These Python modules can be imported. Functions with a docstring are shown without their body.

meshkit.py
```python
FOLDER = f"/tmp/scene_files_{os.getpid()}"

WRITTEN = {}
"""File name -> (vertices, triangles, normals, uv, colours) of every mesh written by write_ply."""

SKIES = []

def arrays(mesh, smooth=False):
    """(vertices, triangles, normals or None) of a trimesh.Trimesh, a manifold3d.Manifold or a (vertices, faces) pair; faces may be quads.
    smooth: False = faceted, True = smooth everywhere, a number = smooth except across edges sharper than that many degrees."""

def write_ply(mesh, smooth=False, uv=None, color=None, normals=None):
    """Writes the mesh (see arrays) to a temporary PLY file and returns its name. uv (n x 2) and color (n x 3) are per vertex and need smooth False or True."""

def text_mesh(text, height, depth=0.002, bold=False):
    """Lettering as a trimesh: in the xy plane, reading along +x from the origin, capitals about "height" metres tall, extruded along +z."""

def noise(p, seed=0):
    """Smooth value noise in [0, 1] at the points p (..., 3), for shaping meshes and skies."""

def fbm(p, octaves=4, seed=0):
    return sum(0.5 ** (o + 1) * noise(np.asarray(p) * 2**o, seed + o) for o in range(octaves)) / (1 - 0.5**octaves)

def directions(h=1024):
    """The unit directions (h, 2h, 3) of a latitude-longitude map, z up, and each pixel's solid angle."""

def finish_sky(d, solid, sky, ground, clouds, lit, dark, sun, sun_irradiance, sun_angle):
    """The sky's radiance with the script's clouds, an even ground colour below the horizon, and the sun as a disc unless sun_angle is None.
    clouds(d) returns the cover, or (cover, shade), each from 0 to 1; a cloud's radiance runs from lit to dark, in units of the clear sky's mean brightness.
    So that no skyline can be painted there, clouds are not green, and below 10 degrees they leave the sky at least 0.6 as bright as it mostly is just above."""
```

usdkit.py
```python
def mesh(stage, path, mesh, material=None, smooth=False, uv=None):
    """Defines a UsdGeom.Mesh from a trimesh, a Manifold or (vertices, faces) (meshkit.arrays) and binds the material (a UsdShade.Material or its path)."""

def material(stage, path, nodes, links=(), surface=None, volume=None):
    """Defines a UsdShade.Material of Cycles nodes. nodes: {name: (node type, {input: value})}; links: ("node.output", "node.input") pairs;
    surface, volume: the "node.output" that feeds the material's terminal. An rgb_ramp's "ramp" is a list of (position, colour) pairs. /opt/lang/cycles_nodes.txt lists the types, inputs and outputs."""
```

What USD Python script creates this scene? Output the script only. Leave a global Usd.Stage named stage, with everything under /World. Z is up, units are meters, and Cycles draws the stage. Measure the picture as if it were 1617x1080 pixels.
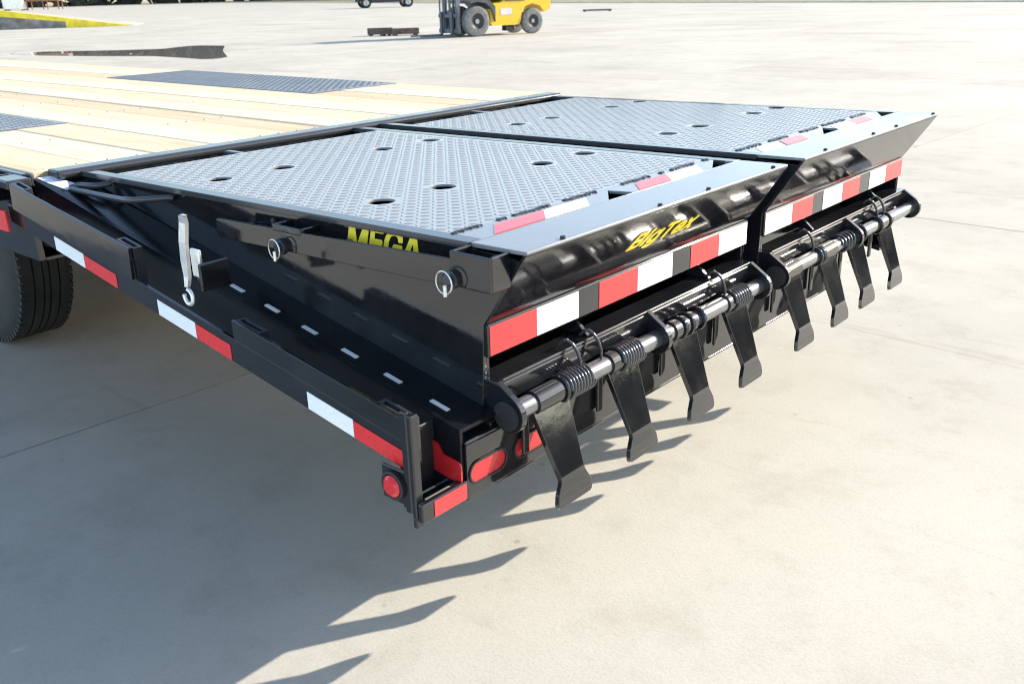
import math, random
import numpy as np, trimesh, manifold3d
from shapely.geometry import Polygon, Point, box as sbox
from shapely.ops import unary_union
import usdkit, meshkit
from pxr import Usd, UsdGeom, UsdLux, UsdShade, Gf, Sdf

stage = Usd.Stage.CreateInMemory()
UsdGeom.SetStageUpAxis(stage, 'Z'); UsdGeom.SetStageMetersPerUnit(stage, 1.0)
UsdGeom.Xform.Define(stage, '/World'); UsdGeom.Scope.Define(stage, '/World/Looks')
rng = np.random.default_rng(7); random.seed(7)

# ------------------------------------------------------------------ camera, sky, sun, exposure
EXPOSURE = 1.36
SUN = np.array([.3614, .8372, .4104]); SUN /= np.linalg.norm(SUN)
SUN_I, SKY_S = 1.05, 0.125
cam = UsdGeom.Camera.Define(stage, '/World/camera')
R = np.array([0.75753608, 0.65226176, -0.02633799]); U = np.array([-0.21202427, 0.28400308, 0.93508714]); F = np.array([-0.61740165, 0.70277795, -0.35343791])
C = np.array([2.77090084, -1.22211372, 1.35210339])
cam.AddTransformOp().Set(Gf.Matrix4d(*R, 0, *U, 0, *(-F), 0, *C, 1))
cam.CreateHorizontalApertureAttr(36.0); cam.CreateFocalLengthAttr(36.0 * 1473.13 / 1617)
cam.CreateFStopAttr(9.0); cam.CreateFocusDistanceAttr(2.3)
cam.CreateExposureAttr(EXPOSURE); cam.CreateClippingRangeAttr((0.05, 5000.0))

elev = math.asin(SUN[2]); rot = math.atan2(SUN[0], SUN[1])
dome = UsdLux.DomeLight.Define(stage, '/World/sky')
dome.GetPrim().SetCustomDataByKey('kind', 'structure')
dome.GetPrim().SetCustomDataByKey('label', 'clear bright daytime sky above the concrete yard')
dome.GetPrim().SetCustomDataByKey('category', 'sky')
skym = usdkit.material(stage, '/World/Looks/sky', {
    'sky': ('sky_texture', {'sky_type': 'single_scattering', 'sun_disc': False, 'sun_elevation': elev, 'sun_rotation': rot, 'aerosol_density': 0.85}),
    'bg': ('background_shader', {'strength': SKY_S})}, [('sky.color', 'bg.color')], surface='bg.background')
UsdShade.MaterialBindingAPI.Apply(dome.GetPrim()).Bind(skym)
sun = UsdLux.DistantLight.Define(stage, '/World/sun')
sun.CreateNormalizeAttr(True); sun.CreateIntensityAttr(SUN_I); sun.CreateAngleAttr(0.5); sun.CreateColorAttr(Gf.Vec3f(1.0, .935, .815))
sun.AddTransformOp().Set(Gf.Matrix4d().SetRotate(Gf.Rotation(Gf.Vec3d(0, 0, 1), Gf.Vec3d(*SUN))))

# ------------------------------------------------------------------ materials
M = {}
def mat(name, nodes, links=(), surface='p.BSDF', **k):
    M[name] = usdkit.material(stage, '/World/Looks/' + name, nodes, links, surface=surface, **k)
def plain(name, col, rough=.5, metallic=0., spec=.5, var=.12, scale=6., bump=0., bscale=200., **extra):
    lo = tuple(c * (1 - var) for c in col); hi = tuple(min(1, c * (1 + var)) for c in col)
    nodes = {'g': ('geometry', {}), 'n': ('noise_texture', {'scale': scale, 'detail': 4.}),
             'r': ('rgb_ramp', {'ramp': [(.3, lo), (.7, hi)]}),
             'p': ('principled_bsdf', {'roughness': rough, 'metallic': metallic, 'specular_ior_level': spec, **extra})}
    links = [('g.position', 'n.vector'), ('n.fac', 'r.fac'), ('r.color', 'p.base_color')]
    if bump:
        nodes['n2'] = ('noise_texture', {'scale': bscale, 'detail': 3.}); nodes['b'] = ('bump', {'strength': bump, 'distance': .001})
        links += [('g.position', 'n2.vector'), ('n2.fac', 'b.height'), ('b.normal', 'p.normal')]
    mat(name, nodes, links)

def paint(name, col, rough, bevel=.0025, wob=.15, dust=.006, spec=.5, coat=0., ior=1.5):
    """glossy enamel with softened edges, a little orange peel and a thin film of dust"""
    mat(name, {'g': ('geometry', {}), 'n': ('noise_texture', {'scale': 55., 'detail': 2.}), 'n3': ('noise_texture', {'scale': 5., 'detail': 6., 'roughness': .65}),
               'bv': ('bevel', {'radius': bevel, 'samples': 4}), 'b': ('bump', {'strength': wob, 'distance': .0006}),
               'rr': ('map_range', {'from_min': .35, 'from_max': .75, 'to_min': rough, 'to_max': rough + .09}),
               'c': ('rgb_ramp', {'ramp': [(.45, col), (.8, tuple(x + dust for x in col))]}),
               'p': ('principled_bsdf', {'specular_ior_level': spec, 'ior': ior, 'coat_weight': coat, 'coat_roughness': .03})},
        [('g.position', 'n.vector'), ('g.position', 'n3.vector'), ('n.fac', 'b.height'), ('bv.bevel', 'b.normal'), ('b.normal', 'p.normal'),
         ('n3.fac', 'rr.value'), ('rr.result', 'p.roughness'), ('n3.fac', 'c.fac'), ('c.color', 'p.base_color')])
paint('black_paint', (.006, .006, .007), .045, spec=.8, coat=0., ior=1.57)
paint('black_satin', (.005, .005, .006), .12, spec=.3, ior=1.45)
paint('black_plate', (.235, .23, .225), .14, wob=.2, dust=.05, spec=1.)
paint('deck_plate_paint', (.11, .11, .12), .13, wob=.2, dust=.03, spec=.9)
paint('lip_paint', (.16, .16, .165), .09, wob=.2, dust=.03, spec=.9)
paint('black_smooth', (.03, .03, .032), .10, wob=.2, spec=.7)
plain('black_matte', (.012, .012, .012), .55)
plain('pipe_steel', (.24, .24, .25), .18, metallic=.85, scale=20.)
plain('zinc', (.80, .80, .77), .35, metallic=.8, scale=60., bump=.3)
plain('wire', (.75, .74, .70), .25, metallic=.9)
plain('pad_steel', (.55, .54, .5), .35, metallic=.6)
plain('tape_red', (.62, .028, .03), .2, var=.12, scale=120., spec=.9)
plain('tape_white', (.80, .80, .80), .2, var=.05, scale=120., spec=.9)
plain('lamp_red', (.55, .02, .025), .15, var=.05, coat_weight=.5, bump=.6, bscale=260.)
plain('yellow_letter', (.80, .62, .03), .35, var=.05)
plain('rubber', (.011, .011, .011), .62, var=.4, scale=30., bump=.4, bscale=400.)
plain('rubber_grey', (.16, .16, .155), .8, var=.35, scale=12.)
plain('wheel_black', (.02, .02, .022), .35)
plain('fork_yellow', (.80, .50, .03), .4, var=.06)
plain('fork_grey', (.06, .065, .075), .5, var=.3)
plain('mast_blue', (.16, .19, .23), .35, metallic=.3)
plain('decal_pale', (.62, .62, .6), .4)
plain('hub_grey', (.30, .30, .30), .5)
plain('kerb_yellow', (.72, .55, .03), .65, var=.2, scale=3.)
plain('old_concrete', (.19, .17, .15), .9, var=.5, scale=2.5, bump=.5, bscale=20.)
plain('rust_brown', (.22, .11, .06), .7, var=.3)
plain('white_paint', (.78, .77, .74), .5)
plain('truck_dark', (.02, .022, .028), .2)
plain('chrome', (.5, .5, .52), .2, metallic=1.)
plain('dark_timber', (.11, .08, .06), .85, var=.4, scale=8.)
plain('grass', (.24, .20, .12), .9, var=.4, scale=1.5)
plain('foliage', (.095, .088, .06), .8, var=.4, scale=1.)
plain('pale_wall', (.45, .38, .30), .8)
mat('glass_dark', {'p': ('principled_bsdf', {'base_color': (.02, .025, .03), 'roughness': .05})})
mat('amber_glass', {'p': ('principled_bsdf', {'base_color': (.6, .2, .02), 'roughness': .1})})

def wood(name, base, seed):
    d = tuple(c * k for c, k in zip(base, (.74, .66, .55))); h = tuple(min(.9, c * 1.08) for c in base)
    mat(name, {'t': ('geometry', {}), 'm': ('mapping', {'location': (seed * 3.7, seed * 1.3, 0), 'scale': (.55, 12., 12.)}),
               'n': ('noise_texture', {'scale': 3.2, 'detail': 6., 'roughness': .62, 'distortion': .5}),
               'm2': ('mapping', {'location': (seed, seed * 5., 0), 'scale': (.9, 3., 3.)}),
               'v': ('voronoi_texture', {'scale': 2.1}), 'kr': ('rgb_ramp', {'ramp': [(0., (.55, .42, .3)), (.05, (1, 1, 1)), (1., (1, 1, 1))]}),
               'r': ('rgb_ramp', {'ramp': [(.25, d), (.5, base), (.75, h)]}), 'mx': ('mix_color', {'blend_type': 'multiply', 'fac': .7}),
               'b': ('bump', {'strength': .25, 'distance': .002}), 'p': ('principled_bsdf', {'roughness': .62})},
        [('t.position', 'm.vector'), ('m.vector', 'n.vector'), ('t.position', 'm2.vector'), ('m2.vector', 'v.vector'), ('v.distance', 'kr.fac'),
         ('n.fac', 'r.fac'), ('r.color', 'mx.a'), ('kr.color', 'mx.b'), ('mx.result', 'p.base_color'), ('n.fac', 'b.height'), ('b.normal', 'p.normal')])
wood('pine', (.60, .49, .33), 1.); wood('pine_pale', (.64, .55, .40), 2.3); wood('pine_warm', (.57, .42, .27), 4.1)

def concrete(name, tint, seed):
    a = tuple(tint)
    mat(name, {'g': ('geometry', {}), 'o': ('mapping', {'location': (seed * 11., seed * 7., 0)}),
               'n1': ('noise_texture', {'scale': .35, 'detail': 8., 'roughness': .62}),
               'n2': ('noise_texture', {'scale': 4., 'detail': 8., 'roughness': .7}),
               'n3': ('noise_texture', {'scale': 140., 'detail': 3., 'roughness': .7}),
               'ms': ('mapping', {'rotation': (0, 0, .5), 'scale': (.22, 1.6, 1.)}), 'n4': ('noise_texture', {'scale': 1.1, 'detail': 7., 'roughness': .7, 'distortion': .8}),
               'r1': ('rgb_ramp', {'ramp': [(.3, tuple(c * .80 for c in a)), (.55, a), (.75, tuple(c * 1.06 for c in a))]}),
               'r2': ('rgb_ramp', {'ramp': [(.25, (.84, .82, .79)), (.5, (1, 1, 1)), (.8, (1.05, 1.04, 1.02))]}),
               'r3': ('rgb_ramp', {'ramp': [(.3, (.90, .90, .90)), (.5, (1, 1, 1)), (.72, (1.05, 1.05, 1.05))]}),
               'r4': ('rgb_ramp', {'ramp': [(.27, (.60, .56, .51)), (.41, (1, 1, 1)), (.7, (1, 1, 1)), (.8, (.9, .82, .72))]}),
               'x1': ('mix_color', {'blend_type': 'multiply', 'fac': 1., 'use_clamp': False}), 'x2': ('mix_color', {'blend_type': 'multiply', 'fac': .9, 'use_clamp': False}), 'x3': ('mix_color', {'blend_type': 'multiply', 'fac': .8, 'use_clamp': False}),
               'vs': ('voronoi_texture', {'scale': 5.5}), 'rs': ('rgb_ramp', {'ramp': [(0., (.5, .46, .4)), (.04, (.7, .66, .6)), (.06, (1, 1, 1)), (1., (1, 1, 1))]}), 'x4': ('mix_color', {'blend_type': 'multiply', 'fac': .55, 'use_clamp': False}),
               'b': ('bump', {'strength': .35, 'distance': .0015}), 'p': ('principled_bsdf', {'roughness': .82, 'specular_ior_level': .35})},
        [('g.position', 'o.vector'), ('o.vector', 'n1.vector'), ('o.vector', 'n2.vector'), ('o.vector', 'n3.vector'), ('o.vector', 'ms.vector'), ('ms.vector', 'n4.vector'),
         ('n1.fac', 'r1.fac'), ('n2.fac', 'r2.fac'), ('n3.fac', 'r3.fac'), ('n4.fac', 'r4.fac'), ('r1.color', 'x1.a'), ('r2.color', 'x1.b'), ('x1.result', 'x2.a'), ('r3.color', 'x2.b'),
         ('x2.result', 'x3.a'), ('r4.color', 'x3.b'), ('x3.result', 'x4.a'), ('o.vector', 'vs.vector'), ('vs.distance', 'rs.fac'), ('rs.color', 'x4.b'), ('x4.result', 'p.base_color'), ('n3.fac', 'b.height'), ('b.normal', 'p.normal')])
concrete('concrete_slab', (.435, .40, .342), 0.); concrete('concrete_slab_pale', (.452, .42, .358), 1.7); concrete('concrete_far', (.435, .40, .34), 3.1)
plain('joint_fill', (.05, .048, .045), .9)
mat('water', {'g': ('geometry', {}), 'n': ('noise_texture', {'scale': 2., 'detail': 2.}), 'b': ('bump', {'strength': .004, 'distance': .002}),
              'p': ('principled_bsdf', {'base_color': (.17, .16, .14), 'roughness': .0, 'ior': 1.33})}, [('g.position', 'n.vector'), ('n.fac', 'b.height'), ('b.normal', 'p.normal')])

# ------------------------------------------------------------------ helpers
used = {}
def path_for(parent, name):
    base = (str(parent.GetPath()) if parent else '/World') + '/' + name
    k = used.get(base, -1) + 1; used[base] = k
    return base if k == 0 else f'{base}_{k:03d}'
def obj(name, mesh, m, parent=None, smooth=None, label=None, kind=None):
    if isinstance(mesh, (list, tuple)) and mesh and not isinstance(mesh[0], np.ndarray):
        mesh = trimesh.util.concatenate([tri(x) for x in mesh])
    o = usdkit.mesh(stage, path_for(parent, name), mesh, M[m], smooth=False if smooth is None else smooth).GetPrim()
    if label: o.SetCustomDataByKey('label', label)
    if kind: o.SetCustomDataByKey('kind', kind)
    return o
def tri(x):
    if hasattr(x, 'to_mesh'):
        v, f, _ = meshkit.arrays(x); return trimesh.Trimesh(v, f, process=False)
    return x
def tag(o, label, cat, group=None, kind=None):
    o.SetCustomDataByKey('label', label); o.SetCustomDataByKey('category', cat)
    if group: o.SetCustomDataByKey('group', group)
    if kind: o.SetCustomDataByKey('kind', kind)
    return o
def thing(name, label, cat, loc=(0, 0, 0), rz=0., group=None):
    x = UsdGeom.Xform.Define(stage, path_for(None, name))
    if any(loc): x.AddTranslateOp().Set(Gf.Vec3d(*map(float, loc)))
    if rz: x.AddRotateZOp().Set(float(math.degrees(rz)))
    return tag(x.GetPrim(), label, cat, group)
def hull(pts): return trimesh.convex.convex_hull(np.array(pts, float))
def cbox(x0, x1, y0, y1, z0, z1, c=.002):
    c = min(c, .45 * min(x1 - x0, y1 - y0, z1 - z0)); P = []
    for sx, X in ((1, x0), (-1, x1)):
        for sy, Y in ((1, y0), (-1, y1)):
            for sz, Z in ((1, z0), (-1, z1)):
                P += [(X + sx * c, Y + sy * c, Z), (X + sx * c, Y, Z + sz * c), (X, Y + sy * c, Z + sz * c)]
    return hull(P)
def box(x0, x1, y0, y1, z0, z1):
    return trimesh.creation.box(bounds=[(x0, y0, z0), (x1, y1, z1)])
def ext(poly, h): return trimesh.creation.extrude_polygon(poly if isinstance(poly, Polygon) else Polygon(poly), h)
def prism_xz(pts, y0, y1):
    m = ext(pts, y1 - y0); v = m.vertices.copy(); m.vertices = np.c_[v[:, 0], y0 + v[:, 2], v[:, 1]]; m.invert(); return m
def prism_yz(pts, x0, x1):
    m = ext(pts, x1 - x0); v = m.vertices.copy(); m.vertices = np.c_[x0 + v[:, 2], v[:, 0], v[:, 1]]; return m
def prism_frame(poly, h, o, a, b):
    """polygon in the plane through o spanned by a, b; thickness h along a x b"""
    a = np.array(a, float); b = np.array(b, float); n = np.cross(a, b); m = ext(poly, h); v = m.vertices
    m.vertices = np.array(o) + v[:, :1] * a + v[:, 1:2] * b + v[:, 2:] * n; return m
def cyl(p0, p1, r, n=20, r1=None):
    p0 = np.array(p0, float); p1 = np.array(p1, float); d = p1 - p0; L = np.linalg.norm(d); d /= L
    a = np.cross(d, [0, 0, 1.] if abs(d[2]) < .9 else [1., 0, 0]); a /= np.linalg.norm(a); b = np.cross(d, a)
    t = np.arange(n) * 2 * np.pi / n; ring = np.cos(t)[:, None] * a + np.sin(t)[:, None] * b; r1 = r if r1 is None else r1
    v = np.vstack([p0 + r * ring, p1 + r1 * ring, [p0], [p1]]); i = np.arange(n); j = (i + 1) % n
    f = np.vstack([np.c_[i, j, n + j], np.c_[i, n + j, n + i], np.c_[j, i, np.full(n, 2 * n)], np.c_[n + i, n + j, np.full(n, 2 * n + 1)]])
    m = trimesh.Trimesh(v, f, process=False)
    if m.volume < 0: m.invert()
    return m
def sweep(pts, r, n=8, closed=False):
    P = np.array(pts, float); N = len(P)
    T = np.roll(P, -1, 0) - np.roll(P, 1, 0) if closed else np.gradient(P, axis=0)
    T /= np.linalg.norm(T, axis=1, keepdims=True) + 1e-12
    up = np.array([0, 0, 1.]) if abs(T[0, 2]) < .9 else np.array([1., 0, 0]); a = np.cross(T[0], up); a /= np.linalg.norm(a); A = []
    for t in T:
        a = a - t * (a @ t); a /= np.linalg.norm(a); A.append(a.copy())
    A = np.array(A); B = np.cross(T, A); t = np.arange(n) * 2 * np.pi / n
    v = (P[:, None] + r * (np.cos(t)[None, :, None] * A[:, None] + np.sin(t)[None, :, None] * B[:, None])).reshape(-1, 3); f = []
    for i in range(N if closed else N - 1):
        k = (i + 1) % N
        for j in range(n):
            l = (j + 1) % n; f += [(i * n + j, i * n + l, k * n + l), (i * n + j, k * n + l, k * n + j)]
    if not closed:
        v = np.vstack([v, P[:1], P[-1:]]); c0, c1 = N * n, N * n + 1
        for j in range(n):
            l = (j + 1) % n; f += [(l, j, c0), ((N - 1) * n + j, (N - 1) * n + l, c1)]
    m = trimesh.Trimesh(v, np.array(f), process=False)
    if m.volume < 0: m.invert()
    return m
def arc(o, a, b, r, t0, t1, n=14):
    t = np.linspace(t0, t1, n); return [np.array(o) + r * (math.cos(q) * np.array(a) + math.sin(q) * np.array(b)) for q in t]
def helix_y(x, z, y0, y1, r, w, turns, n=18):
    t = np.linspace(0, turns * 2 * np.pi, int(turns * n)); y = np.linspace(y0, y1, len(t))
    return sweep(np.c_[x + r * np.cos(t), y, z + r * np.sin(t)], w, 8)
def revolve_y(profile, o, n=36):
    """profile of (radius, y) turned about the y axis through o"""
    P = np.array(profile, float); t = np.arange(n) * 2 * np.pi / n; k = len(P)
    v = np.stack([P[None, :, 0] * np.cos(t)[:, None], np.broadcast_to(P[None, :, 1], (n, k)), P[None, :, 0] * np.sin(t)[:, None]], -1).reshape(-1, 3) + np.array(o, float)
    f = []
    for i in range(n):
        j = (i + 1) % n
        for q in range(k):
            s = (q + 1) % k; f += [(i * k + q, i * k + s, j * k + s), (i * k + q, j * k + s, j * k + q)]
    m = trimesh.Trimesh(v, np.array(f), process=False)
    if m.volume < 0: m.invert()
    return m
def text_on(text, h, width, o, a, b, depth=.0008, shear=0., bold=True, fat=.03):
    m = meshkit.text_mesh(text, h, depth, bold); m = trimesh.util.concatenate([m] + [m.copy().apply_translation((a_ * h * fat, b_ * h * fat, -1e-5 * i_)) for i_, (a_, b_) in enumerate(((1, 0), (-1, 0), (0, 1), (0, -1)), 1)]) if fat else m; v = np.array(m.vertices); v[:, :2] -= v[:, :2].min(0)
    v[:, 0] *= width / v[:, 0].max(); v[:, 0] += shear * v[:, 1]
    a = np.array(a, float); b = np.array(b, float); n = np.cross(a, b)
    m.vertices = np.array(o) + v[:, :1] * a + v[:, 1:2] * b + v[:, 2:] * n; return m

# ------------------------------------------------------------------ the yard
G = .055                                         # level of the yard in this scene's coordinates
def rot2(x, y, t=-.045): return (x * math.cos(t) - y * math.sin(t), x * math.sin(t) + y * math.cos(t))
ground = obj('ground', box(-700, 700, -500, 900, G - .5, G - .012), 'joint_fill'); tag(ground, 'pale sunlit concrete yard with thin dark joints between the slabs', 'ground', kind='structure')
GAP = .005
xs = [-.085 + 5.2 * k for k in range(-14, 4)]; ys = [4.35 + 7.45 * k for k in range(-2, 10)]
k = 0
for i in range(len(xs) - 1):
    for j in range(len(ys) - 1):
        q = [rot2(x, y) for x, y in ((xs[i] + GAP, ys[j] + GAP), (xs[i + 1] - GAP, ys[j] + GAP), (xs[i + 1] - GAP, ys[j + 1] - GAP), (xs[i] + GAP, ys[j + 1] - GAP))]
        m = ext(q, .03); m.apply_translation((0, 0, G - .03)); k += 1
        obj('concrete_slab', m, ('concrete_slab', 'concrete_slab_pale')[(i * 7 + j * 3) % 2], ground)
def ring_sheet():
    inner = Polygon([rot2(x, y) for x, y in ((xs[0], ys[0]), (xs[-1], ys[0]), (xs[-1], ys[-1]), (xs[0], ys[-1]))])
    m = ext(sbox(-600, -400, 600, 800).difference(inner.buffer(.01, join_style=2)), .03); m.apply_translation((0, 0, G - .03)); return m
obj('far_paving', ring_sheet(), 'concrete_far', ground)
pud = np.array([(-25.2, 9.96), (-25.0, 10.9), (-23.2, 12.0), (-22.2, 12.9), (-22.9, 14.3), (-21.6, 14.5), (-19.4, 13.0), (-16.9, 11.5), (-16.4, 10.75), (-17.6, 10.9), (-19.3, 11.0), (-21.2, 10.35), (-23.0, 9.95)])
pp = Polygon(pud).buffer(-.25).buffer(.5).buffer(-.25)
m = ext(pp, .004); m.apply_translation((0, 0, G)); tag(obj('puddle', m, 'water'), 'shallow puddle lying on the concrete beyond the trailer deck', 'puddle', kind='structure')

# ------------------------------------------------------------------ trailer
T = thing('flatbed_trailer', 'black flatbed trailer with wooden deck and two folded diamond plate ramps', 'trailer')
H = .897
zt = lambda x: H + .0125 * (x - .3)              # ramp top
zd = lambda x: .883 - .178 * x                   # dovetail beam top

# deck boards, each a part
edges = [-.105, .09, .285, .4925, .655, .815, .972, 1.15, 1.33, 1.51, 1.70, 1.88, 2.07, 2.27]
wm = ['pine', 'pine_pale', 'pine', 'pine_pale', 'pine', 'pine_warm', 'pine_pale', 'pine', 'pine_pale', 'pine', 'pine_warm', 'pine_pale', 'pine']
for i in range(len(edges) - 1):
    wide = .009 if edges[i] in (.4925, .972, 1.70) else .0025
    wide1 = .009 if edges[i + 1] in (.4925, .972, 1.70) else .0025
    y0, y1 = edges[i] + wide / 2, edges[i + 1] - wide1 / 2; dz = [0, -.0015, .001, .0005, -.002, -.003, .001, 0, .002, .0005, -.001, .001, 0][i]
    x0 = -9.0; x1 = -.02
    if y1 < .5 or y0 > 1.69: spans = [(x0, -3.13), (-1.06, x1)]
    else: spans = [(x0, -4.4 + .3 * (i % 3)), (-4.395 + .3 * (i % 3), x1)]
    for s0, s1 in spans: obj('deck_board', cbox(s0, s1, y0, y1, H - .04 + dz, H + dz, .003), wm[i], T)

sc = []
for i in range(len(edges) - 1):
    for xx in (-.055, -.66, -1.3, -1.95, -2.6, -3.25, -3.9):
        if (edges[i + 1] < .5 or edges[i] > 1.69) and -3.13 < xx < -1.06: continue
        for q in (.25, .75): yy = edges[i] * (1 - q) + edges[i + 1] * q; sc.append(cyl((xx + .01 * (rng.random() - .5), yy, H - .004), (xx, yy, H + .0010), .0038, 8))
obj('deck_screws', sc, 'hub_grey', T, kind='stuff')

def lug_field(x0, x1, y0, y1, z, holes=(), pitch=.0232, rot=0.):
    """raised diamond tread, alternate lugs turned a quarter"""
    nx = int((x1 - x0) / pitch); ny = int((y1 - y0) / pitch); V = []; Fc = []
    L, W, Hh = .0112, .0033, .0016
    b = np.array([(-L, 0, 0), (-L * .45, -W, 0), (L * .45, -W, 0), (L, 0, 0), (L * .45, W, 0), (-L * .45, W, 0), (-L * .62, 0, Hh), (L * .62, 0, Hh)])
    fc = np.array([(0, 1, 6), (1, 2, 7), (1, 7, 6), (2, 3, 7), (3, 4, 7), (4, 5, 6), (4, 6, 7), (5, 0, 6)])
    n = 0
    for i in range(nx):
        for j in range(ny):
            x = x0 + (i + .5) * pitch; y = y0 + (j + .5) * pitch
            if any((x - hx) ** 2 + (y - hy) ** 2 < .044 ** 2 for hx, hy in holes): continue
            a = math.pi / 4 + (math.pi / 2) * ((i + j) % 2) + rot; ca, sa = math.cos(a), math.sin(a)
            p = np.c_[x + b[:, 0] * ca - b[:, 1] * sa, y + b[:, 0] * sa + b[:, 1] * ca, b[:, 2]]
            p[:, 2] += np.array([z(q) for q in p[:, 0]]) if callable(z) else z
            V.append(p); Fc.append(fc + 8 * n); n += 1
    return trimesh.Trimesh(np.vstack(V), np.vstack(Fc), process=False)
for y0, y1 in ((-.105, .488), (1.705, 2.27)):
    dp = obj('steel_deck_plate', cbox(-3.125, -1.065, y0, y1, H - .03, H + .004, .002), 'deck_plate_paint', T)
    obj('tread_lugs', lug_field(-3.11, -1.08, y0 + .01, y1 - .01, H + .004), 'deck_plate_paint', dp, smooth=True, kind='stuff')
# deck end: angle and round bar across the rear of the deck
rb = obj('rear_beam', [cbox(-.02, .045, -.062, 2.25, H - .24, H + .004, .004)], 'black_smooth', T)
obj('edge_bar', cyl((.058, -.06, H - .006), (.058, 2.24, H - .006), .012, 16), 'black_smooth', rb, smooth=40)
obj('hinge_strip', cbox(.0455, .095, -.06, 2.24, H - .075, H - .028, .004), 'black_smooth', rb)
obj('end_cap', cbox(-.07, .035, -.2, -.132, H - .03, H - .004, .004), 'black_smooth', rb)
# side beams and rails of the deck
for s, yb in ((-1, -.13), (1, 2.29)):
    y0, y1 = (yb, yb + .02) if s < 0 else (yb - .02, yb)
    obj('side_beam', [cbox(-9, -.03, y0, y1, H - .26, H - (.002 if s < 0 else .03), .003), box(-9, -.03, y0 + .02 * (s < 0), y1 + .06 * (s < 0) - .02 * (s > 0) - .04 * (s > 0), H - .26, H - .25)], 'black_paint', T)
    yo = -.246 if s < 0 else 2.406
    obj('deck_rail', cbox(-9, -.02, min(yo, yo - s * .01), max(yo, yo - s * .01), H - .065 - .035 * (s > 0), H - .005 - .035 * (s > 0), .003), 'black_paint', T)
    for q in range(9):
        xx = -.02 - .09 - .95 * q
        obj('stake_pocket', [cbox(xx, xx + .01, min(yo, yb), max(yo, yb), H - .066 - .04 * (s > 0), H - .006 - .04 * (s > 0)), cbox(xx + .07, xx + .08, min(yo, yb), max(yo, yb), H - .066 - .04 * (s > 0), H - .006 - .04 * (s > 0)), cbox(xx + .0102, xx + .0698, yb - .012 if s < 0 else yb + .002, yb - .002 if s < 0 else yb + .012, H - .066 - .04 * (s > 0), H - .006 - .04 * (s > 0))], 'black_paint', T)
obj('reflective_tape', cbox(-.75, .05, -.228, -.218, .757, .818, .002), 'tape_red', T, label='red reflective strip above the wheels')
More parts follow.
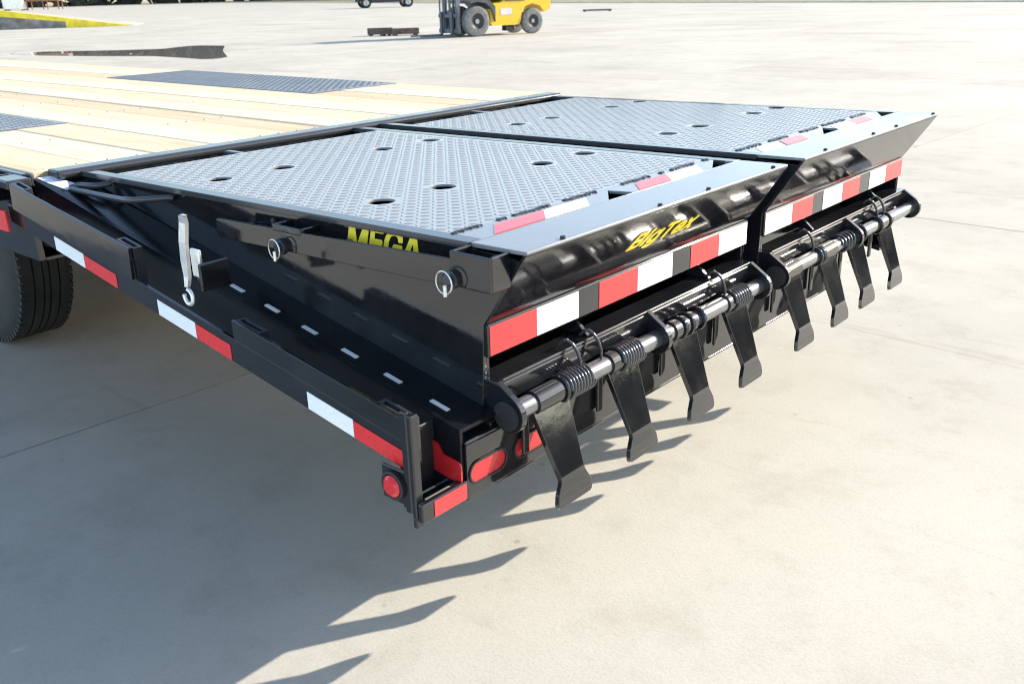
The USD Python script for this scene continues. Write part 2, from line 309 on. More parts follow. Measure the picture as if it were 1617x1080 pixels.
# wheels
def make_wheel(x, y0, y1, label=None):
    w = UsdGeom.Xform.Define(stage, path_for(T, 'wheel')).GetPrim()
    r = .39; wd = y1 - y0; zc = G + r
    prof = [(.215, .02 * wd), (.25, 0.), (.33, -.012 * wd), (.368, .05 * wd)]
    g = [.10, .27, .30, .43, .46, .54, .57, .70, .73, .90]
    for q, a in enumerate(g):
        if q in (0, 9): prof.append((.388, a * wd))
        else: prof += [(.39, a * wd), (.380, a * wd)] if q % 2 else [(.380, a * wd), (.39, a * wd)]
    prof += [(.368, .95 * wd), (.33, 1.012 * wd), (.25, wd), (.215, .98 * wd)]
    obj('tyre', revolve_y(prof, (x, y0, zc), 64), 'rubber', w, smooth=35)
    blocks = []
    for q in range(72):
        a = q * 2 * math.pi / 72
        for y_ in (.055, .86):
            bx = box(-.011, .011, y0 + y_ * wd, y0 + (y_ + .085) * wd, .372, .3905); M4 = trimesh.transformations.rotation_matrix(a, (0, 1, 0)); bx.apply_transform(M4); bx.apply_translation((x, 0, zc)); blocks.append(bx)
    obj('tread_blocks', blocks, 'rubber', w, kind='stuff')
    obj('rim', revolve_y([(.05, .3 * wd), (.17, .3 * wd), (.2, .08 * wd), (.216, .03 * wd), (.216, .97 * wd), (.2, .9 * wd), (.17, .45 * wd), (.05, .45 * wd)], (x, y0, zc), 40), 'wheel_black', w, smooth=35)
for xx in (-1.22, -2.11):
    for y0 in (.085, 1.845): make_wheel(xx, y0, y0 + .225)
    obj('axle', cyl((xx, .1, G + .39), (xx, 2.08, G + .39), .05, 16), 'black_matte', T, smooth=40)
obj('wheel_guard', cbox(-2.6, -.62, .02, .6, .80, .81, .003), 'black_matte', T)
obj('brake_hose_bracket', hull([(-.75, .36, .8), (-.70, .36, .8), (-.72, .37, .62), (-.70, .37, .62), (-.75, .40, .8), (-.72, .40, .62)]), 'black_matte', T)
for yy in (.45, 1.72): obj('main_beam', [box(-9, 0, yy, yy + .012, .5, H - .045), box(-9, 0, yy - .06, yy + .07, .49, .5)], 'black_paint', T)

# dovetail: sloping beams
def slope_prism(x0, x1, top, bot, y0, y1): return prism_xz([(x0, bot(x0)), (x1, bot(x1)), (x1, top(x1)), (x0, top(x0))], y0, y1)
for near in (True, False):
    f = (lambda a, b: (a, b)) if near else (lambda a, b: (1.97 - b, 1.97 - a))
    b0 = obj('dovetail_beam', [slope_prism(.0, 1.66, lambda x: zd(x), lambda x: zd(x) - .125, *f(-.113, -.105)),
                             slope_prism(.0, 1.66, lambda x: zd(x), lambda x: zd(x) - .008, *f(-.1045, -.004)),
                             slope_prism(.0, 1.66, lambda x: zd(x) - .117, lambda x: zd(x) - .125, *f(-.1045, -.03))], 'black_satin', T)
    if near:
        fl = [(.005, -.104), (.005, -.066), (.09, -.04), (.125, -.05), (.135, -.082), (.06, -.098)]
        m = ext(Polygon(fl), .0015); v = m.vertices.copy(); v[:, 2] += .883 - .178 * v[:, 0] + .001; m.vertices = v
        obj('sky_sheen_strip', m, 'tape_white', b0, label='painted sky reflection at the upper end of the sloping beam')  # white sliver painted in for the sky reflected in the flange
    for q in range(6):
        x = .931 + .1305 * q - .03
        obj('sun_dash', slope_prism(x, x + .046, lambda x: zd(x) + .0022, lambda x: zd(x) + .0005, *f(-.0845, -.0745)), 'white_paint', b0)  # white dashes stand in for sunlight falling on the flange
for q in range(11):
    x = .12 + .142 * q
    obj('crossbar', prism_xz([(x, zd(x) - .07), (x + .05, zd(x + .05) - .07), (x + .05, zd(x) - .055), (x + .006, zd(x) - .05), (x, zd(x) - .055)], -.03, 1.97), 'black_paint', T)

# outer rail of the dovetail with tape
def set_in(m, k=(1.0356, -.0986, -.0481, .035)):
    v = m.vertices.copy(); m.vertices = np.c_[v[:, 0] * k[0] + k[1], v[:, 1] + k[3], v[:, 2] * k[0] + k[2]]; return m
NEAR_END = (1.0205, -.0568, -.0277, .02)
def rail(near):
    y0, y1 = (-.24, -.232) if near else (2.432, 2.44)
    zb = lambda x: .763 - .1607 * (x - .355)
    lo = slope_prism(.12, 1.66, lambda x: zb(x) + .054, zb, y0, y1)
    top1 = slope_prism(.17, .763, lambda x: .907 - .139 * (x - .181), lambda x: .842 - .152 * (x - .17), *((y0 - .0085, y0 - .0005) if near else (y1 + .0005, y1 + .0085)))
    inn1 = slope_prism(.17, .763, lambda x: .88 - .139 * (x - .181), lambda x: zb(x) + .0542, y0 + .001, y1 - .001)
    top3 = slope_prism(1.143, 1.66, lambda x: .733 - .156 * (x - 1.143), lambda x: zb(x) + .0542, y0, y1)
    top1.vertices[:, 1] += (top1.vertices[:, 2] - (.845 - .145 * (top1.vertices[:, 0] - .17))) * .045
    return zb, obj('dovetail_rail', [set_in(q_) for q_ in (lo, top1, inn1, top3)], 'black_paint', T)
for near in (True,):
    zb, rl = rail(near)
    yy = (-.2415, -.2402) if near else (2.4402, 2.4415)
    for a, b_, c in ((.373, .52, 'tape_white'), (.521, .672, 'tape_red'), (.85, .999, 'tape_white'), (1.0, 1.127, 'tape_red'), (1.378, 1.511, 'tape_white'), (1.512, 1.655, 'tape_red')):
        hh = .0375 if c == 'tape_white' else .036
        m = slope_prism(a, b_, lambda x: zb(x) + hh, lambda x: zb(x) + .0012, *yy); set_in(m)
        obj('reflective_tape', m, c, rl, label='white reflective tape strip' if c == 'tape_white' else 'red reflective tape strip')
    for xx, w, top in ((.15, .07, .907), (.685, .075, .834), (1.145, .08, .731), (1.572, .085, .664)):
        ya, yb = -.2315, -.2075; t_ = .006
        zt_ = lambda x: top - .15 * (x - xx); zb_ = lambda x: zt_(x) - .088
        obj('stake_pocket', [set_in(q_) for q_ in [slope_prism(xx, xx + t_, zt_, zb_, ya, yb), slope_prism(xx + w - t_, xx + w, zt_, zb_, ya, yb), slope_prism(xx + t_ + .0005, xx + w - t_ - .0005, zt_, zb_, ya, ya + t_),
                             slope_prism(xx + t_ + .0005, xx + w - t_ - .0005, zt_, zb_, yb - t_, yb)]], 'black_smooth', T)
# tail end corner
for near in (True,):
    s = 1 if near else -1; Y = (lambda y: y) if near else (lambda y: 2.2 - y)
    def bx(x0, x1, y0, y1, z0, z1, c=.002): a, b_ = sorted((Y(y0), Y(y1))); return cbox(x0, x1, a, b_, z0, z1, c)
    obj('corner_post', [set_in(q_, NEAR_END) for q_ in (bx(1.6625, 1.674, -.245, -.226, .443, .668), bx(1.645, 1.662, -.245, -.236, .47, .672))], 'black_paint', T)
    cb = obj('corner_bar', bx(1.655, 1.668, -.2255, -.104, .442, .4812), 'black_paint', T)
    obj('reflective_tape', bx(1.6683, 1.6695, -.196, -.110, .445, .478, .0003), 'tape_red', cb, label='red reflective tape strip')
    obj('corner_gusset', bx(1.592, 1.6545, -.2055, -.104, .4425, .449), 'black_matte', T)
    obj('corner_gusset', bx(1.585, 1.591, -.2, -.116, .4495, .59), 'black_matte', T)
    obj('corner_gusset', prism_xz([(1.50, .45), (1.6545, .45), (1.6545, .475), (1.50, .50)], -.1205, -.114), 'black_paint', T)
    obj('corner_gusset', bx(1.64, 1.6545, -.2255, -.2062, .4425, .449), 'black_matte', T)
    obj('corner_gusset', bx(1.648, 1.6545, -.2055, -.116, .4495, .481), 'black_matte', T)
    ml = obj('marker_bracket', set_in(bx(1.585, 1.655, -.244, -.238, .482, .552), NEAR_END), 'black_paint', T)
    a = np.array((1.619, Y(-.2445), .517)); d = np.array((0, -s, 0.))
    obj('marker_lamp', [set_in(q_, NEAR_END) for q_ in (cyl(a, a + d * .008, .0215, 28), cyl(a + d * .008, a + d * .014, .0205, 28, .015))], 'lamp_red', ml, smooth=30)
    obj('grommet', set_in(revolve_y([(.0225, 0), (.0225, -s * .007), (.025, -s * .009), (.0285, -s * .007), (.0285, 0)], a, 30), NEAR_END), 'rubber', ml, smooth=40)
    # red side lens on the beam's outer web
    pl = Polygon([(1.578, .487), (1.655, .469), (1.663, .476), (1.663, .515), (1.655, .522), (1.615, .526), (1.602, .545), (1.580, .549), (1.573, .545), (1.573, .492)]).buffer(-.003).buffer(.003)
    m = prism_xz(list(pl.exterior.coords), *sorted((Y(-.1138), Y(-.1172)))); obj('side_reflector', m, 'lamp_red', T, smooth=30)
# tail channel across the rear with oval lamps set in rubber
def oval(cx, cy, rx, r): return unary_union([Point(cx - rx, cy).buffer(r, 20), Point(cx + rx, cy).buffer(r, 20), sbox(cx - rx, cy - r, cx + rx, cy + r)])
lamps = [(-.045, .488), (.085, .488), (1.565, .488)]
face = sbox(-.1035, .4425, 1.655, .552)
for ly, lz in lamps: face = face.difference(oval(ly, lz, .030, .0245))
def rear_sheet(poly, x0, t): return prism_yz(poly, x0, x0 + t)
tc = obj('tail_channel', [rear_sheet(face, 1.659, .007), cbox(1.575, 1.6655, -.1035, 1.655, .5525, .560, .002), cbox(1.60, 1.6655, -.1035, 1.655, .434, .442, .002), cbox(1.60, 1.63, -.1035, 1.655, .561, .574, .003)], 'black_paint', T)
for ly, lz in lamps:
    obj('grommet', rear_sheet(oval(ly, lz, .030, .0243).difference(oval(ly, lz, .030, .0205)), 1.655, .014), 'rubber', tc)
    L = rear_sheet(oval(ly, lz, .030, .0203), 1.655, .011)
    obj('tail_lamp', L, 'lamp_red', tc)
obj('tail_underplate', cbox(1.25, 1.65, -.03, 1.64, .475, .482, .002), 'black_matte', T)

# winch with silver handle hanging on the beam
wn = obj('strap_winch', [cbox(.953, .961, -.19, -.115, .745, .808, .003), cyl((.915, -.155, .765), (.953, -.155, .765), .018, 18)], 'black_paint', T)
obj('ratchet_plate', cbox(.915, .950, -.182, -.172, .772, .836, .003), 'zinc', wn)
hp = [(1.047, -.256, .943), (1.035, -.252, .938), (1.027, -.247, .922), (1.015, -.247, .88), (1.003, -.243, .835), (.999, -.241, .80), (.996, -.243, .778)]
hm = []
for i in range(len(hp) - 1):
    w0 = (.008, .010, .012, .0125, .0125, .009, .006)
    P = []
    for q in (i, i + 1):
        x, y, z = hp[q]; w = w0[q]
        P += [(x - w, y - .004, z), (x + w, y - .004, z), (x - w, y + .004, z), (x + w, y + .004, z)]
    hm.append(hull(P))
obj('winch_handle', hm, 'zinc', wn, smooth=30, label='silver winch handle standing upright')
obj('winch_hook', sweep(arc((.994, -.243, .755), (1, 0, 0), (0, 0, 1), .0165, math.pi * .5, -math.pi * 1.05, 18), .0045, 8), 'zinc', wn, smooth=True)

# ------------------------------------------------------------------ ramps
DN = np.array([1.635 - 1.737, 0, .757 - .908]); DN /= np.linalg.norm(DN)    # down the sloping tail plate
UPV = -DN
def ramp(y0, y1, holes, near):
    lab = 'nearer folded ramp, its side plate carrying yellow letters' if near else 'farther folded ramp, beyond the dark gap'
    SP = [(.03, zt(.03) - .022), (.03, zt(.03) - .006), (1.525, zt(1.525) - .006), (1.60, zt(1.6) - .0125), (1.722, .894), (1.629, .757), (1.629, .56), (1.60, .552), (.25, .79)]
    ribs = [prism_xz([(.12, zt(.12) - .05), (.12, zt(.12) - .010), (1.5, zt(1.5) - .010), (1.5, zt(1.5) - .09)], y - .006, y + .006) for y in np.linspace(y0 + .26, y1 - .26, 3)]
    np_ = prism_xz(SP, y0, y0 + .009); np_.vertices[:, 1] += (np_.vertices[:, 2] - .80) * .065
    rp = obj('ramp', [np_, prism_xz(SP, y1 - .009, y1)] + ribs, 'black_paint', T, label=lab)
    # side top rails and front ears
    rail_ = lambda a, b_: prism_xz([(.05, zt(.05) - .014), (.05, zt(.05) - .002), (.062, zt(.05) + .001), (1.60, zt(1.6) + .001), (1.60, zt(1.6) - .012)], a, b_)
    obj('top_rail', rail_(y0 - .004, y0 + .03), 'black_smooth', rp); obj('top_rail', rail_(y1 - .03, y1 + .004), 'black_smooth', rp)
    obj('front_ear', cbox(.10, .205, y0 + (y1 - y0) * .44 - .012, y0 + (y1 - y0) * .44 + .012, zt(.1) - .03, zt(.1) - .001, .003), 'black_smooth', rp)
    obj('front_bar', cbox(.205, .217, y0 + .031, y1 - .031, zt(.2) - .06, zt(.2) - .007, .003), 'black_paint', rp)
    # tread plate with round holes
    pl = sbox(.205, y0 + .0305, 1.525, y1 - .0305)
    for hx, hy in holes: pl = pl.difference(Point(hx, hy).buffer(.032, 12))
    m = ext(pl, .006); v = m.vertices.copy(); v[:, 2] += -.006 + H + .0125 * (v[:, 0] - .3); m.vertices = v
    tp = obj('tread_plate', m, 'black_plate', rp)
    obj('dark_backing', cbox(.24, 1.5, y0 + .035, y1 - .035, zt(.25) - .12, zt(.25) - .115), 'black_matte', rp)  # dark sheet added underneath so the tread holes look black
    obj('tread_lugs', lug_field(.215, 1.515, y0 + .034, y1 - .034, zt, holes), 'black_plate', rp, smooth=True, kind='stuff')
    # lip strip with notches, lip plate, bolts
    ls = sbox(1.5255, y0 + .001, 1.6045, y1 - .001)
    notch = [(.446, .53, .544), (.90, 1.016, 1.006)] if near else [(1.578, 1.71, 1.706), (2.05, 2.17, 2.175)]
    for ya, yb, yc in notch:
        ls = ls.difference(Polygon([(1.538, min(yb, y1 - .01)), (1.6001, ya), (1.6001, min(yc, y1 - .008))]))
    m = ext(ls, .007); v = m.vertices.copy(); v[:, 2] += -.0065 + H + .0125 * (v[:, 0] - .3); m.vertices = v
    wv = []
    for q in range(int((y1 - y0 - .06) / .0062)):
        yq = y0 + .03 + .0062 * q
        if math.sin(yq * 31 + y0) + .6 * math.sin(yq * 83) > -.35:
            sp_ = trimesh.creation.icosphere(subdivisions=1, radius=.0042 + .0012 * rng.random()); sp_.vertices *= (1.5, 1, .6); sp_.apply_translation((1.524 + .002 * rng.normal(), yq, zt(1.524) + .0012)); wv.append(sp_)
    obj('weld_bead', wv, 'black_paint', rp, smooth=True, kind='stuff')
    obj('lip_strip', m, 'lip_paint', rp)
    m = prism_xz([(1.605, zt(1.605) - .008), (1.7375, .909), (1.7385, .913), (1.737, .9155), (1.605, zt(1.605) + .0005)], y0, y1)
    obj('lip_plate', m, 'lip_paint', rp)
    for yb in ((.115, .45, .653, .975) if near else (1.29, 1.637, 1.826, 2.172)):
        obj('bolt', [cyl((1.7295, yb, .9115), (1.7295, yb, .9205), .0068, 14, .005)], 'black_matte', rp, smooth=40)
    m = prism_frame(sbox(y0, 0, y1, .178), .006, np.array((1.735, 0, .906)) + DN * .178 - np.array((.0049, 0, -.0033)), (0, 1, 0), UPV)
    obj('tail_plate', m, 'black_paint', rp)
    bb = obj('bumper_bar', cbox(1.624, 1.637, y0, y1, .690, .757, .002), 'black_paint', rp)
    segs = [(.004, .145, 'r'), (.1455, .285, 'w'), (.36, .51, 'r'), (.5105, .66, 'w'), (.745, .885, 'r'), (.8855, 1.036, 'w')] if near else \
           [(1.144, 1.312, 'w'), (1.3125, 1.452, 'r'), (1.527, 1.672, 'w'), (1.6725, 1.812, 'r'), (1.897, 2.042, 'w'), (2.0425, 2.196, 'r')]
    for a, b_, c in segs:
        obj('reflective_tape', cbox(1.6372, 1.6384, a, b_, .693, .7525, .0004), 'tape_red' if c == 'r' else 'tape_white', bb, label=('red' if c == 'r' else 'white') + ' reflective tape strip')
    ts = [(.10, .255, 'r'), (.256, .405, 'w'), (.60, .735, 'r'), (.736, .885, 'w')] if near else [(1.21, 1.34, 'w'), (1.36, 1.50, 'r'), (1.72, 1.86, 'w'), (1.861, 2.0, 'r')]
    for a, b_, c in ts:
        m = ext(Polygon([(1.545, a + .03), (1.5995, a - .03), (1.5995, b_ - .03), (1.545, b_ + .03)]), .0012); v = m.vertices.copy(); v[:, 2] += H + .0008 + .0125 * (v[:, 0] - .3); m.vertices = v
        obj('lip_tape', m, 'tape_red' if c == 'r' else 'tape_white', rp, label=('red' if c == 'r' else 'white') + ' tape strip on the lip')
    # below the bumper: hinge beam, back plate, ribs
    obj('hinge_beam', [cbox(1.60, 1.66, y0 + .012, y1 - .012, .640, .648, .002), cbox(1.652, 1.66, y0 + .012, y1 - .012, .598, .6395, .002), cbox(1.60, 1.608, y0 + .012, y1 - .012, .60, .6395, .002)], 'black_paint', rp)
    obj('end_plate', cbox(1.616, 1.629, y0, y0 + .011, .55, .689, .002), 'black_paint', rp); obj('end_plate', cbox(1.616, 1.629, y1 - .011, y1, .62, .689, .002), 'black_paint', rp)
    for y in (y0 + .30, y0 + .82): obj('bracket', hull([(1.58, y, .65), (1.65, y, .65), (1.605, y, .688), (1.58, y + .01, .65), (1.65, y + .01, .65), (1.605, y + .01, .688)]), 'black_paint', rp)
    # hinge pipe, lugs, springs, collars
    PX, PZ = 1.685, .585
    obj('hinge_pipe', cyl((PX, y0 - .006, PZ), (PX, y1 + .004, PZ), .0205, 32), 'pipe_steel', rp, smooth=40)
    for ly in (y0 + .002, y0 + .525, y1 - .01):
        lp = unary_union([Point(PX, PZ).buffer(.038, 16), Polygon([(1.61, .647), (1.66, .647), (1.708, .616), (PX, PZ - .038), (1.65, .575), (1.61, .60)])])
        obj('hinge_lug', prism_xz(list(lp.exterior.coords), ly - .007, ly + .007), 'black_paint', rp)
    obj('pipe_cap', cyl((PX, y0 - .0125, PZ), (PX, y0 - .0055, PZ), .030, 24), 'black_matte', rp, smooth=40)
    sp = [(.165, .245, 8.), (.355, .435, 8.), (.86, .945, 7.)] if near else [(1.555, 1.635, 3.5), (1.40, 1.418, 2.)]
    for a, b_, n in sp: obj('spring', helix_y(PX, PZ, a, b_, .0270, .0046, n), 'black_smooth', rp, smooth=True)
    for yc in ((.615, .648, .70, .155) if near else (1.385, 1.72, 1.86, 1.94)):
        obj('collar', revolve_y([(.0207, -.005), (.029, -.005), (.031, 0), (.029, .005), (.0207, .005)], (PX, yc, PZ), 28), 'black_paint', rp, smooth=30)
    for yc in ((.225, .30, .84) if near else (1.37, 1.87, 1.93)):
        pts = [(1.640, yc - .014, .654), (1.648, yc - .012, .664), (1.658, yc - .008, .667), (1.668, yc - .003, .660), (1.678, yc + .002, .643), (1.684, yc + .004, .624), (1.685, yc + .004, .605)]
        obj('retaining_hook', sweep(pts, .0038, 8), 'black_smooth', rp, smooth=True)
    # four flat feet hanging from the pipe, toes bent outward
    for yf in ((.115, .368, .625, .88) if near else (1.206, 1.456, 1.672, 1.92)):
        d = np.array((1.768 - PX, 0, .375 - PZ)); d /= np.linalg.norm(d); nrm = np.array((-d[2], 0, d[0]))
        def sec(s, off, hw, th=.0055):
            c = np.array((PX, yf, PZ)) + d * s + nrm * off
            return [c + np.array((0, a * hw, 0)) + nrm * b_ * th for a in (-1, 1) for b_ in (-1, 1)]
        S = [(.0, .0, .057), (.03, .0, .055), (.165, .0, .038), (.172, -.0005, .0385), (.196, -.006, .0525), (.214, -.011, .056), (.221, -.013, .054), (.225, -.0145, .049)]
        ft = obj('support_foot', [hull(sec(*S[i]) + sec(*S[i + 1])) for i in range(len(S) - 1)], 'black_paint', rp)
        obj('foot_sleeve', revolve_y([(.0207, -.048), (.0248, -.048), (.0248, .048), (.0207, .048)], (PX, yf, PZ), 28), 'black_paint', rp, smooth=30)
        obj('stop_tab', cbox(PX - .014, PX - .006, yf - .066, yf - .048, PZ - .11, PZ - .015, .002), 'black_paint', rp)
    # lettering on the sloping tail plate
    if near:
        a = np.array((0, 1., 0)); o = np.array((1.735, 0, .906)) + DN * .118 + np.cross(a, UPV) * .0012; o[1] = .39
        obj('lettering', text_on('BigTex', .042, .265, o, a, UPV, .0006, .45), 'yellow_letter', rp, label='yellow slanted lettering on the tail plate')
    return rp
holes_n = [(.558, y) for y in (.138, .342, .717, .921)] + [(1.165, y) for y in (.168, .368, .748, .94)]
holes_f = [(.56, y) for y in (1.355, 1.552, 1.935, 2.135)] + [(1.167, y) for y in (1.385, 1.582, 1.967, 2.145)]
R1 = ramp(0., 1.04, holes_n, True)
R2 = ramp(1.142, 2.2, holes_f, False)
# things on the near ramp's outer side
mg = text_on('MEGA', .062, .225, (1.232, -.0008, zt(1.25) - .0735), (1, 0, .0125), (0, 0, 1), .0006, .22); mg.vertices[:, 1] += (mg.vertices[:, 2] - .80) * .065
obj('lettering', mg, 'yellow_letter', R1, label='yellow block lettering half hidden behind the pin bar')
pb = lambda x: .867 + .034 * (x - .83)
pbm = prism_xz([(.838, pb(.83) - .043), (.83, pb(.83) - .035), (.83, pb(.83) - .003), (.834, pb(.83)), (1.60, pb(1.6)), (1.60, pb(1.6) - .05)], -.055, -.047); pbm.vertices[:, 1] += (pbm.vertices[:, 2] - pb(pbm.vertices[:, 0]) + .02) * .06
obj('pin_bar', pbm, 'black_paint', R1)
obj('pin_bar_spacer', [cyl((x, -.0468, pb(x) - .024), (x, -.0005, pb(x) - .024), .012, 14) for x in (.9, 1.25)], 'black_paint', R1, smooth=30)
for x, z in ((1.088, .840), (1.607, .858)):
    obj('locking_pin', [cyl((x, -.0665, z), (x, -.0555, z), .0185, 24), cyl((x, -.0735, z), (x, -.067, z), .011, 18)], 'black_smooth', R1, smooth=35)
    c_ = np.array((x - .003, -.0775, z - .003)); ax = np.array((.99, -.06, 0)) / np.linalg.norm((.99, -.06, 0))
    obj('pin_ring', sweep(arc(c_, ax, (0, 0, 1), .0215, 0, 2 * math.pi * 31 / 32, 32), .0019, 6, closed=True), 'wire', R1, smooth=True)
    obj('pin_clip', cyl((x + .002, -.081, z - .006), (x + .004, -.082, z - .027), .0042, 10), 'wire', R1, smooth=40)
# open rectangular pocket and loop brackets
def pocket(x0, x1, z0, z1, y0=-.058, t=.006):
    return [cbox(x0, x1, y0, y0 + t, z0, z1, .002), cbox(x0, x0 + t, y0 + t + .0002, -.0005, z1 - .02, z1, .002), cbox(x1 - t, x1, y0 + t + .0002, -.0005, z0, z1, .002)]
obj('stake_pocket', pocket(1.601, 1.70, .845, .911), 'black_paint', R1)
obj('loop_bracket', pocket(1.055, 1.155, .871, .886, -.056), 'black_paint', R1)
hz = [(.235, -.002, .878), (.18, -.045, .872), (.13, -.062, .866), (.125, -.067, .864), (.14, -.071, .8625), (.20, -.071, .862), (.42, -.071, .866), (.455, -.07, .868), (.48, -.063, .870), (.53, -.03, .874), (.56, -.002, .876)]
from scipy.interpolate import CubicSpline
tt = np.r_[0, np.cumsum(np.linalg.norm(np.diff(np.array(hz), axis=0), axis=1))]
obj('grab_handle', sweep(CubicSpline(tt, np.array(hz))(np.linspace(0, tt[-1], 60)), .0085, 10), 'black_smooth', R1, smooth=True)
obj('side_stud', [cbox(.985, 1.0, -.012, -.0002, .84, .88, .003)], 'black_matte', R1)

# ------------------------------------------------------------------ forklift
def frame_thing(name, label, cat, p0, heading, **k):
    return thing(name, label, cat, (p0[0], p0[1], G), math.atan2(heading[1], heading[0]), **k)
# local x forward, y left; the left front wheel's outer face contact is near the camera
hd = np.array((-.27, -.963)); hd /= np.linalg.norm(hd); lf = np.array((-hd[1], hd[0]))
# the side facing the camera is on its left (lf points to +x)
lf_c = np.array((-17.0, 20.15)); org = lf_c - lf * .62
FK = frame_thing('forklift', 'yellow forklift parked on the concrete, forks and mast facing left', 'forklift', org, hd)
def fwheel(x, y0, y1, r, nm='wheel'):
    w = UsdGeom.Xform.Define(stage, path_for(FK, nm)).GetPrim(); wd = y1 - y0
    obj('tyre', revolve_y([(.52 * r, .03 * wd), (.8 * r, 0), (.95 * r, .06 * wd), (r, .15 * wd), (r, .85 * wd), (.95 * r, .94 * wd), (.8 * r, wd), (.52 * r, .97 * wd)], (x, y0, r), 40), 'rubber_grey', w, smooth=35)
    obj('rim', revolve_y([(.02, .2 * wd), (.3 * r, .2 * wd), (.5 * r, .06 * wd), (.54 * r, .04 * wd), (.54 * r, .96 * wd), (.5 * r, .94 * wd), (.3 * r, .8 * wd), (.02, .8 * wd)], (x, y0, r), 32), 'wheel_black', w, smooth=35)
    obj('hub', [cyl((x, y0 + .1 * wd, r), (x, y0 + .9 * wd, r), .16 * r, 20)], 'hub_grey', w, smooth=40)
for s in (1, -1):
    fwheel(0, .36 if s > 0 else -.64, .64 if s > 0 else -.36, .43); fwheel(-2.02, .38 if s > 0 else -.60, .60 if s > 0 else -.38, .37)
side = [(-.48, .36), (-.55, .28), (-1.50, .28), (-1.58, .40), (-1.62, .62), (-1.75, .80), (-2.02, .88), (-2.30, .80), (-2.45, .62), (-2.68, .70), (-2.72, 1.05), (-2.60, 1.38), (-1.9, 1.42), (-1.85, 1.02), (-1.0, 1.0), (-.85, .92), (-.62, .92), (-.50, .80)]
body = prism_xz(side, -.56, .56)
obj('body', body, 'fork_yellow', FK)
obj('seat_deck', cbox(-1.83, -.62, -.52, .52, 1.021, 1.05), 'fork_grey', FK)
obj('side_panel', cbox(-1.72, -1.02, .5605, .575, .96, 1.18), 'fork_grey', FK)
obj('front_fender', prism_xz([(-.62, .4), (-.5, .75), (-.3, .93), (0, .97), (.25, .93), (.25, 1.0), (-.05, 1.06), (-.4, 1.0), (-.62, .84)], -.64, .645), 'fork_grey', FK)
obj('cowl', cbox(-.60, -.1, -.45, .45, 1.065, 1.55, .04), 'fork_yellow', FK)
obj('seat', [cbox(-1.55, -1.05, -.25, .25, 1.055, 1.2, .03), cbox(-1.66, -1.5, -.25, .25, 1.2, 1.75, .03)], 'black_matte', FK)
obj('decal', cbox(-1.25, -.85, .5603, .565, .58, .76), 'decal_pale', FK)
obj('fuel_tank_step', cbox(-1.35, -1.05, .30, .54, .12, .279, .01), 'black_matte', FK)
obj('axle', [cyl((0, -.5, .43), (0, .5, .43), .09, 14), cyl((-2.02, -.5, .37), (-2.02, .5, .37), .07, 14)], 'black_matte', FK)
for y in (-.42, .34):
    obj('mast_rail', cbox(.46, .60, y, y + .08, .10, 2.5, .01), 'mast_blue', FK)
obj('mast_chain', [cbox(.49, .55, y, y + .05, .3, 2.2, .005) for y in (-.12, .1)], 'fork_grey', FK)
obj('carriage', [cbox(.62, .68, -.52, .52, .12, .24, .01), cbox(.62, .68, -.52, .52, .55, .66, .01)] + [cbox(.63, .66, y, y + .06, .2, 1.15, .01) for y in (-.5, -.2, .12, .44)], 'fork_grey', FK)
for y in (-.36, .24):
    obj('fork', [cbox(.69, .735, y, y + .12, .05, .72, .006), cbox(.736, 1.75, y, y + .12, .05, .09, .006)], 'fork_grey', FK)
for x, y in ((-.45, -.5), (-.45, .46), (-1.85, -.5), (-1.85, .46)):
    obj('guard_post', cbox(x, x + .06, y, y + .05, 1.05 if x < -1 else 1.0, 2.14, .01), 'fork_grey', FK)
obj('overhead_guard', [cbox(-1.95, -.25, -.52, .52, 2.141, 2.19, .01)], 'fork_grey', FK)

# timber dunnage on the ground by the forks
for (px, py, l, w, h, a, lab) in ((-29.6, 43.6, 1.6, .3, .12, .55, 'low dark timber lying on the concrete to the right of the forklift'), (-21.1, 19.95, 0.8, .26, .24, .75, 'dark weathered timber block, leftmost on the ground before the forks'),
                                  (-20.35, 20.35, 0.85, .34, .22, .95, 'weathered brown timber stack piece nearest the forklift mast'),
                                  (-20.75, 20.0, .6, .16, .10, .5, 'low thin timber offcut lying between the two dark blocks')):
    b_ = thing('timber_block', lab, 'timber', (px, py, G), a)
    obj('timber', cbox(-l / 2, l / 2, -w / 2, w / 2, .04, h, .01), 'dark_timber', b_); [obj('bearer', cbox(x_, x_ + .1, -w / 2 - .05, w / 2 + .05, 0, .0395, .004), 'dark_timber', b_) for x_ in (-l / 2 + .05, l / 2 - .15)]

# ------------------------------------------------------------------ dark truck behind the forklift
hd = np.array((-66.3 + 63.8, 58.5 - 62.7)); hd = hd / np.linalg.norm(hd)
TK = frame_thing('pickup_truck', 'dark pickup truck parked far behind the forklift, mostly above the frame', 'truck', (-66.9, 58.9), hd)
def twheel(x, y0, y1, r=.46):
    w = UsdGeom.Xform.Define(stage, path_for(TK, 'wheel')).GetPrim(); wd = y1 - y0
    obj('tyre', revolve_y([(.6 * r, .03 * wd), (.85 * r, 0), (.97 * r, .06 * wd), (r, .15 * wd), (r, .85 * wd), (.97 * r, .94 * wd), (.85 * r, wd), (.6 * r, .97 * wd)], (x, y0, r), 32), 'rubber', w, smooth=35)
    obj('rim', revolve_y([(.03, .3 * wd), (.56 * r, .15 * wd), (.61 * r, .05 * wd), (.61 * r, .95 * wd), (.56 * r, .85 * wd), (.03, .7 * wd)], (x, y0, r), 24), 'chrome', w, smooth=35)
for x in (0, -3.9):
    twheel(x, .72, 1.0); twheel(x, -1.0, -.72)
